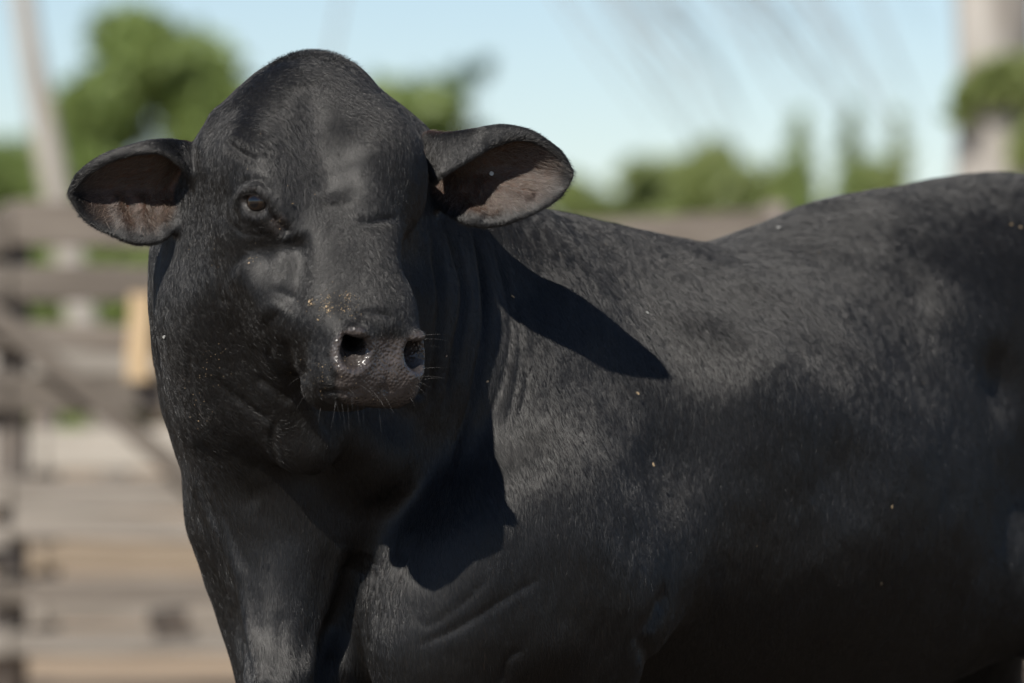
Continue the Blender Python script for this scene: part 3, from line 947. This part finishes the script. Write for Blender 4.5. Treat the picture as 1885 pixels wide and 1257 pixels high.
# ------------------------------------------------------------------ things behind
def tag(o, label, cat, group=None):
    o['label'] = label; o['category'] = cat
    if group: o['group'] = group
def empty(name, loc):
    o = bpy.data.objects.new(name, None); COL.objects.link(o); o.location = loc; o.empty_display_size = .2
    return o
def child(name, me, parent):
    o = bpy.data.objects.new(name, me); COL.objects.link(o)
    o.parent = parent; o.matrix_parent_inverse = Matrix.Translation(-Vector(parent.location))
    return o
def plank_mesh(name, p0, p1, hgt, thk, mat, seg=8):
    """a weathered board from p0 to p1, its faces slightly warped"""
    p0, p1 = np.array(p0, float), np.array(p1, float)
    d = unit(p1 - p0); up = np.array([0, 0, 1.0]) if abs(d[2]) < .9 else np.array([1.0, 0, 0]); up = unit(up - d*(up @ d)); n = np.cross(d, up)
    bm = bmesh.new(); rings = []
    ph = random.uniform(0, 6)
    for i in range(seg + 1):
        t = i/seg
        c = p0 + (p1 - p0)*t + up*0.006*math.sin(t*4 + ph) + n*0.005*math.sin(t*5 + ph*2)
        hh = hgt/2*(1 + .05*math.sin(t*7 + ph)); tt = thk/2; e = .006
        ring = []
        for a, b_ in ((-hh + e, -tt), (hh - e, -tt), (hh, -tt + e), (hh, tt - e), (hh - e, tt), (-hh + e, tt), (-hh, tt - e), (-hh, -tt + e)):
            ring.append(bm.verts.new(c + up*a + n*b_))
        rings.append(ring)
    for a, b_ in zip(rings[:-1], rings[1:]):
        for k in range(8):
            bm.faces.new((a[k], a[(k+1) % 8], b_[(k+1) % 8], b_[k]))
    bm.faces.new(rings[0][::-1]); bm.faces.new(rings[-1])
    bmesh.ops.recalc_face_normals(bm, faces=bm.faces)
    me = bpy.data.meshes.new(name); bm.to_mesh(me); bm.free(); me.materials.append(mat)
    return me
def tube_mesh(name, paths, mat, sides=9):
    """tapered limbs: each path is a list of (point, radius)"""
    bm = bmesh.new()
    for path in paths:
        rings = []
        for i, (p, r_) in enumerate(path):
            a = np.array(path[max(i-1, 0)][0]); b_ = np.array(path[min(i+1, len(path)-1)][0])
            d = unit(b_ - a + 1e-9); s = unit(np.cross(d, (0.31, 0.9, 0.2))); t = np.cross(d, s)
            rings.append([bm.verts.new(np.array(p) + (s*math.cos(6.2832*k/sides) + t*math.sin(6.2832*k/sides))*r_*random.uniform(.9, 1.1)) for k in range(sides)])
        for a, b_ in zip(rings[:-1], rings[1:]):
            for k in range(sides):
                bm.faces.new((a[k], a[(k+1) % sides], b_[(k+1) % sides], b_[k]))
        bm.faces.new(rings[0][::-1]); bm.faces.new(rings[-1])
    bmesh.ops.recalc_face_normals(bm, faces=bm.faces)
    me = bpy.data.meshes.new(name); bm.to_mesh(me); bm.free(); me.materials.append(mat)
    for p in me.polygons: p.use_smooth = True
    return me
def leaves_mesh(name, clumps, per, size, mat, seed=1):
    """leaf blades scattered through clumps given as (centre, radii)"""
    r = np.random.default_rng(seed)
    V = []
    for c, rad in clumps:
        n_ = max(8, int(per*np.prod(np.asarray(rad))**(1/3)/0.4))
        u = r.normal(size=(n_, 3)); u /= np.linalg.norm(u, axis=1, keepdims=True)
        q = np.asarray(c) + u*np.asarray(rad)*(r.random((n_, 1))**0.45)
        d = r.normal(size=(n_, 3)); d /= np.linalg.norm(d, axis=1, keepdims=True)
        e = np.cross(d, r.normal(size=(n_, 3))); e /= np.linalg.norm(e, axis=1, keepdims=True)
        s = size*(0.6 + 0.8*r.random((n_, 1)))
        f = np.cross(d, e)
        V.append(np.stack([q - d*s, q + e*s*.38 + f*s*.08, q + d*s, q - e*s*.38 + f*s*.08], 1).reshape(-1, 3))
    V = np.concatenate(V)
    me = mesh_from(name, V, np.arange(len(V)).reshape(-1, 4), smooth=False)
    me.materials.append(mat)
    return me
def mat_leaf(name, c0, c1):
    m, nt, out = new_mat(name); L = nt.links.new
    tc = nd(nt, 'ShaderNodeTexCoord')
    n = nd(nt, 'ShaderNodeTexNoise', in_Scale=3.0, in_Detail=4.0); L(tc.outputs['Object'], n.inputs['Vector'])
    r_ = ramp(nt, [(0.3, c0), (0.7, c1)]); L(n.outputs['Fac'], r_.inputs[0])
    b = nd(nt, 'ShaderNodeBsdfPrincipled', in_Roughness=0.5); L(r_.outputs[0], b.inputs['Base Color'])
    t = nd(nt, 'ShaderNodeBsdfTranslucent'); L(r_.outputs[0], t.inputs['Color'])
    mx = nd(nt, 'ShaderNodeMixShader', in_0=0.45); L(b.outputs[0], mx.inputs[1]); L(t.outputs[0], mx.inputs[2]); L(mx.outputs[0], out.inputs['Surface'])
    return m
LEAF_A = mat_leaf('leaf_green', (.21, .28, .08), (.33, .42, .15))
LEAF_B = mat_leaf('leaf_olive', (.25, .31, .10), (.38, .44, .18))
LEAF_C = mat_leaf('leaf_blue_green', (.09, .16, .09), (.15, .23, .14))
TWIG = simple_mat('twig_bark', (.20, .19, .18), (.32, .31, .30), 6.0, 0.9, 0.3)
BARK = simple_mat('bark', (.10, .085, .07), (.22, .19, .165), 6.0, 0.9, 0.6, stretch=(3, 3, .6))
BARK_PALE = simple_mat('pale_bark', (.30, .27, .235), (.56, .53, .485), 3.0, 0.85, 0.5, stretch=(2, 2, .5))
WOOD_DARK = simple_mat('dark_board', (.05, .042, .036), (.10, .085, .072), 9.0, 0.85, 0.5, stretch=(.35, 3, 4))
WHITEWASH = simple_mat('sun_whitened_board', (.27, .245, .21), (.44, .41, .36), 7.0, 0.85, 0.4, stretch=(.35, 3, 4))
WOOD = simple_mat('weathered_board', (.115, .097, .080), (.205, .18, .152), 9.0, 0.85, 0.5, stretch=(.35, 3, 4))
WOOD_PALE = simple_mat('pale_board', (.19, .168, .142), (.31, .28, .242), 9.0, 0.85, 0.5, stretch=(.35, 3, 4))
WOOD_TAN = simple_mat('fresh_timber', (.36, .26, .15), (.50, .38, .24), 9.0, 0.8, 0.4, stretch=(4, 4, .5))
WOOD_MID = simple_mat('sun_bleached_board', (.24, .19, .135), (.36, .295, .22), 9.0, 0.85, 0.4, stretch=(.35, 3, 4))
GAP_SHADE = simple_mat('gap_shade', (.03, .026, .024), (.06, .05, .045), 20.0, 0.7, 0.3)  # dark colour standing in for the shade of gaps in the fence

# corral fence behind the bull
FY = 12.0
fence = empty('corral_fence', tuple(at(942, 628, FY)*np.array([1, 1, 0])))
tag(fence, 'weathered grey corral fence of horizontal boards crossing behind the bull', 'fence')
posts_px = (-2300, -1830, -1380, -900, -430, 20, 520, 980, 1420, 1900, 2350, 2820, 3300, 3760)
for i, x in enumerate(posts_px):
    p = at(x, 0, FY + .09); zt = at(0, 378, FY)[2]
    r_ = 0.06
    child('post', tube_mesh('post', [[((p[0] + .01*math.sin(i), p[1], -.25), r_*1.1), ((p[0], p[1], .6), r_), ((p[0] + .015, p[1], zt - .02), r_*.95), ((p[0] + .015, p[1], zt + .01), r_*.7)]], BARK, 10), fence)
rows = [(386, 466, WOOD), (492, 558, WOOD), (592, 644, WOOD), (692, 764, WOOD), (872, 936, WOOD_PALE), (956, 1004, WOOD_PALE), (1062, 1110, WOOD), (1160, 1208, WOOD_PALE)]
for (a, b_) in zip(posts_px[:-1], posts_px[1:]):
    for k, (y0, y1, mt) in enumerate(rows):
        za, zb = at(0, y0, FY)[2], at(0, y1, FY)[2]
        x0, x1 = at(a, 0, FY)[0] + .006, at(b_, 0, FY)[0] - .006
        tilt = random.uniform(-.018, .018); dz = random.uniform(-.012, .012) - (.025 if a > 900 and k == 0 else 0)
        dy = random.uniform(-.008, .004)
        child('board', plank_mesh('board', (x0, FY + dy, (za + zb)/2 + dz - tilt), (x1, FY + dy, (za + zb)/2 + dz + tilt), za - zb, .03, mt), fence)
p0, p1 = at(-40, 560, FY - .05), at(380, 905, FY - .05)
child('brace', plank_mesh('brace', p0, p1, .075, .03, WOOD), fence)['label'] = 'dark diagonal brace board'
c0, c1 = at(258, 540, FY - .07), at(258, 700, FY - .07)
child('cleat', plank_mesh('cleat', c0, c1, .08, .04, WOOD_TAN, 4), fence)['label'] = 'short upright cleat of fresh yellow timber'
for (x0, x1, yy) in ((272, 345, 1136), (-40, 38, 1030)):  # added dark plates: the shade of gaps between boards put into colour
    h0, h1 = at(x0, yy, FY - .05), at(x1, yy, FY - .05)
    child('gap_shade_plate', plank_mesh('gap_shade_plate', h0, h1, .055, .02, GAP_SHADE, 3), fence)

# trees and shrubs beyond the fence
def shrub(name, px, ptop, y, wpx, leaf, label, cat, group=None, spike=False, per=420, size=.10, seed=0, stem=BARK, dens=7):
    s = S0*(CAM_DIST + y)/CAM_DIST
    b_ = at(px, 0, y); b_[2] = 0; zt = at(0, ptop, y)[2]; w = wpx*s/2
    o = empty(name, tuple(b_)); tag(o, label, cat, group)
    r = random.Random(seed)
    paths = [[((b_[0], y, -.1), .05 + .02*zt), ((b_[0] + .05, y, zt*.4), .04 + .012*zt), ((b_[0] + .1*r.uniform(-1, 1), y, zt*.85), .015)]]
    clumps = []
    for k in range(dens):
        f = (k + .5)/dens
        z = zt*(.10 + .86*f)
        if spike:
            ww = w*(1.05 - f)**.6
            clumps.append((np.array([b_[0] + r.uniform(-.15, .15)*ww, y + r.uniform(-.2, .2)*ww, z]), (max(ww, .06), max(ww, .06), zt*.11)))
        else:
            for _ in range(3):
                an = r.uniform(0, 6.28); rr_ = w*math.sin(math.pi*min(.92, .25 + .62*f))
                c = np.array([b_[0] + math.cos(an)*rr_*.72, y + math.sin(an)*rr_*.6, z + r.uniform(-.06, .06)*zt])
                sz = w*r.choice((.22, .3, .4, .5))
                clumps.append((c, (sz, sz, sz*.8)))
                paths.append([((b_[0], y, z*.6), .02), (tuple(c), .006)])
    child('trunk', tube_mesh('trunk', paths, stem, 6), o)
    child('crown', leaves_mesh('crown', clumps, per, size, leaf, seed + 40), o)
    return o
shrub('broadleaf_tree', 275, 52, 58, 420, LEAF_A, 'rounded green tree rising above the fence beside the pale leaning trunk', 'tree', seed=3, dens=15, per=270, size=.15)
shrub('broadleaf_tree', 745, 105, 62, 270, LEAF_A, 'green tree showing just behind the bull\'s poll and ear', 'tree', seed=5, dens=9, per=190, size=.15)
shrub('broadleaf_tree', 862, 52, 66, 130, LEAF_C, 'blue green sparse tree with a tall wispy top above the bull\'s ear', 'tree', seed=9, dens=7, per=120, size=.14)
G = 'bushes in the row beyond the fence'
for k, (px, pt_, w, lf, lb) in enumerate((
        (-20, 262, 280, LEAF_A, 'low green bush at the foot of the pale leaning trunk'),
        (150, 262, 260, LEAF_A, 'low green bush under the rounded tree'),
        (400, 165, 250, LEAF_A, 'green bush partly hidden by the bull\'s neck and ear'),
        (560, 300, 220, LEAF_A, 'green bush hidden behind the bull\'s forehead'),
        (1075, 335, 160, LEAF_B, 'low olive bush just past the tip of the bull\'s ear'),
        (1190, 300, 200, LEAF_B, 'olive bush behind the thin bare tree'),
        (1330, 270, 210, LEAF_B, 'broad olive bush beside the first pointed shrub'),
        (1480, 295, 200, LEAF_B, 'olive bush between two pointed shrubs'),
        (1610, 298, 160, LEAF_B, 'olive bush at the end of the row of pointed shrubs'))):
    shrub('bush', px, pt_, 72 + (k % 3)*1.5, w*1.3, lf, lb, 'bush', G, seed=20 + k, dens=8, per=330, size=.14)
for k, (px, pt_, w, lb) in enumerate(((1472, 205, 120, 'pointed green shrub, first of three in the row'), (1566, 190, 110, 'tallest pointed green shrub, the middle one of three'), (1656, 215, 95, 'pointed shrub of the row nearest the thick pale trunk'))):
    shrub('pointed_shrub', px, pt_, 68 + .4*k, w, (LEAF_A, LEAF_A, LEAF_B)[k], lb, 'shrub', 'pointed shrubs beyond the fence', spike=True, seed=60 + k, dens=9, per=150, size=.13)

# thick pale trunk with a leafy collar
y = 26.0
s = S0*(CAM_DIST + y)/CAM_DIST
b_ = at(1835, 0, y)
o = empty('old_tree', (b_[0], y, 0)); tag(o, 'thick pale old tree trunk wrapped by a leafy green branch', 'tree')
def pt(px, py, dy=0): return tuple(at(px, py, y + dy))
zb = at(1850, 628, y)
child('trunk', tube_mesh('trunk', [[((zb[0], y, -.2), 95*s), (pt(1842, 700), 82*s), (pt(1836, 330), 76*s), (pt(1830, 120), 74*s), (pt(1834, -80), 78*s), (pt(1800, -420), 60*s), (pt(1740, -760), 30*s)],
        [(pt(1836, -60), 50*s), (pt(1930, -300), 36*s), (pt(2050, -620), 16*s)]], BARK_PALE, 14), o)
child('crown', leaves_mesh('crown', [(np.array(pt(x, yy, -.28)), (r_*s, r_*s*.4, r_*s*.62)) for x, yy, r_ in
        ((1770, 180, 20), (1790, 150, 22), (1805, 165, 26), (1822, 128, 30), (1845, 150, 30), (1860, 125, 34), (1885, 150, 40), (1762, 215, 16), (1778, 200, 14), (1885, 285, 34), (1920, 250, 50), (1905, 120, 40), (1840, 180, 16), (1900, 190, 24))] +
        [(np.array(pt(x, yy, 3.0)), (r_*s, r_*s, r_*s*.7)) for x, yy, r_ in ((1750, -780, 160), (2050, -640, 170), (1880, -820, 190), (1650, -700, 120))], 420, .075, LEAF_B, 77), o)
# pale leaning trunk
y = 34.0
s = S0*(CAM_DIST + y)/CAM_DIST
base = at(150, 628, y)
o = empty('leaning_trunk', (base[0] + .35, y, 0)); tag(o, 'slender pale trunk leaning into the sky above the fence', 'tree')
child('trunk', tube_mesh('trunk', [[((base[0] + .35, y, -.2), 30*s), (pt(125, 460), 27*s), (pt(85, 260), 24*s), (pt(55, 80), 22*s), (pt(35, -60), 21*s), (pt(10, -300), 17*s), (pt(-40, -560), 10*s)],
        [(pt(30, -100), 12*s), (pt(90, -300), 7*s), (pt(120, -500), 3*s)], [(pt(10, -280), 9*s), (pt(-90, -430), 3*s)]], BARK_PALE, 10), o)
child('crown', leaves_mesh('crown', [(np.array(pt(x, yy)), (r_*s, r_*s, r_*s*.7)) for x, yy, r_ in ((-40, -600, 110), (120, -520, 90), (-110, -450, 80))], 300, .12, LEAF_C, 81), o)
# bare tree: its trunk stands behind the bull's head, its thin twigs droop across the sky
y = 36.0
s = S0*(CAM_DIST + y)/CAM_DIST
b_ = at(640, 628, y)
o = empty('bare_tree', (b_[0], y, 0)); tag(o, 'bare tree behind the bull\'s head with faint twigs drooping across the pale sky', 'tree')
paths = [[((b_[0], y, -.2), 12*s), (pt(630, 330), 8*s), (pt(600, 150), 4*s), (pt(640, -60), 3*s), (pt(800, -200), 3*s), (pt(960, -300), 3*s)]]
rb = random.Random(4)
for k in range(34):
    x0, y0_ = rb.choice(((800, -200), (880, -250), (960, -300)))
    x2, y2 = rb.uniform(1180, 1720), rb.uniform(60, 310)
    x1, y1_ = x2 - rb.uniform(120, 240), y2 - rb.uniform(190, 320)
    xm, ym = (x0 + x1)/2 + rb.uniform(-30, 30), min(-80, (y0_ + y1_)/2 - rb.uniform(60, 150))
    dy = rb.uniform(-1.5, 1.5)
    pts_ = [(x0, y0_), (xm, ym), (x1, y1_), ((x1 + x2)/2 + rb.uniform(-12, 22), (y1_ + y2)/2 + rb.uniform(-14, 14)), (x2, y2)]
    paths.append([(pt(px, py, dy*i/4), (3.2, 2.6, 2.4, 2.0, .9)[i]*s*rb.uniform(.8, 1.2)) for i, (px, py) in enumerate(pts_)])
child('trunk', tube_mesh('trunk', paths, TWIG, 6), o)

# a second, farther fence seen through the gaps of the first
FY2 = 16.5
fence2 = empty('inner_fence', (0, FY2, 0))
tag(fence2, 'farther pale board fence seen through the gaps of the grey corral fence', 'fence')
px2 = (-1600, -1150, -720, -300, 82, 460, 900, 1350, 1800, 2250, 2700, 3150)
for x in px2:
    p_ = at(x, 0, FY2 + .08)
    child('post', tube_mesh('post', [[((p_[0], p_[1], -.2), .06), ((p_[0], p_[1], .7), .055), ((p_[0] + .01, p_[1], 1.22), .05)]], BARK, 9), fence2)
for a_, b_ in zip(px2[:-1], px2[1:]):
    for y0, y1, mt in ((636, 692, WHITEWASH), (786, 862, WHITEWASH), (1004, 1050, WOOD_MID), (1110, 1150, WOOD_PALE)):
        za, zb = at(0, y0, FY2)[2], at(0, y1, FY2)[2]
        t_ = random.uniform(-.02, .02)
        child('board', plank_mesh('board', (at(a_, 0, FY2)[0] + .006, FY2, (za + zb)/2 - t_), (at(b_, 0, FY2)[0] - .006, FY2, (za + zb)/2 + t_), za - zb, .03, mt), fence2)
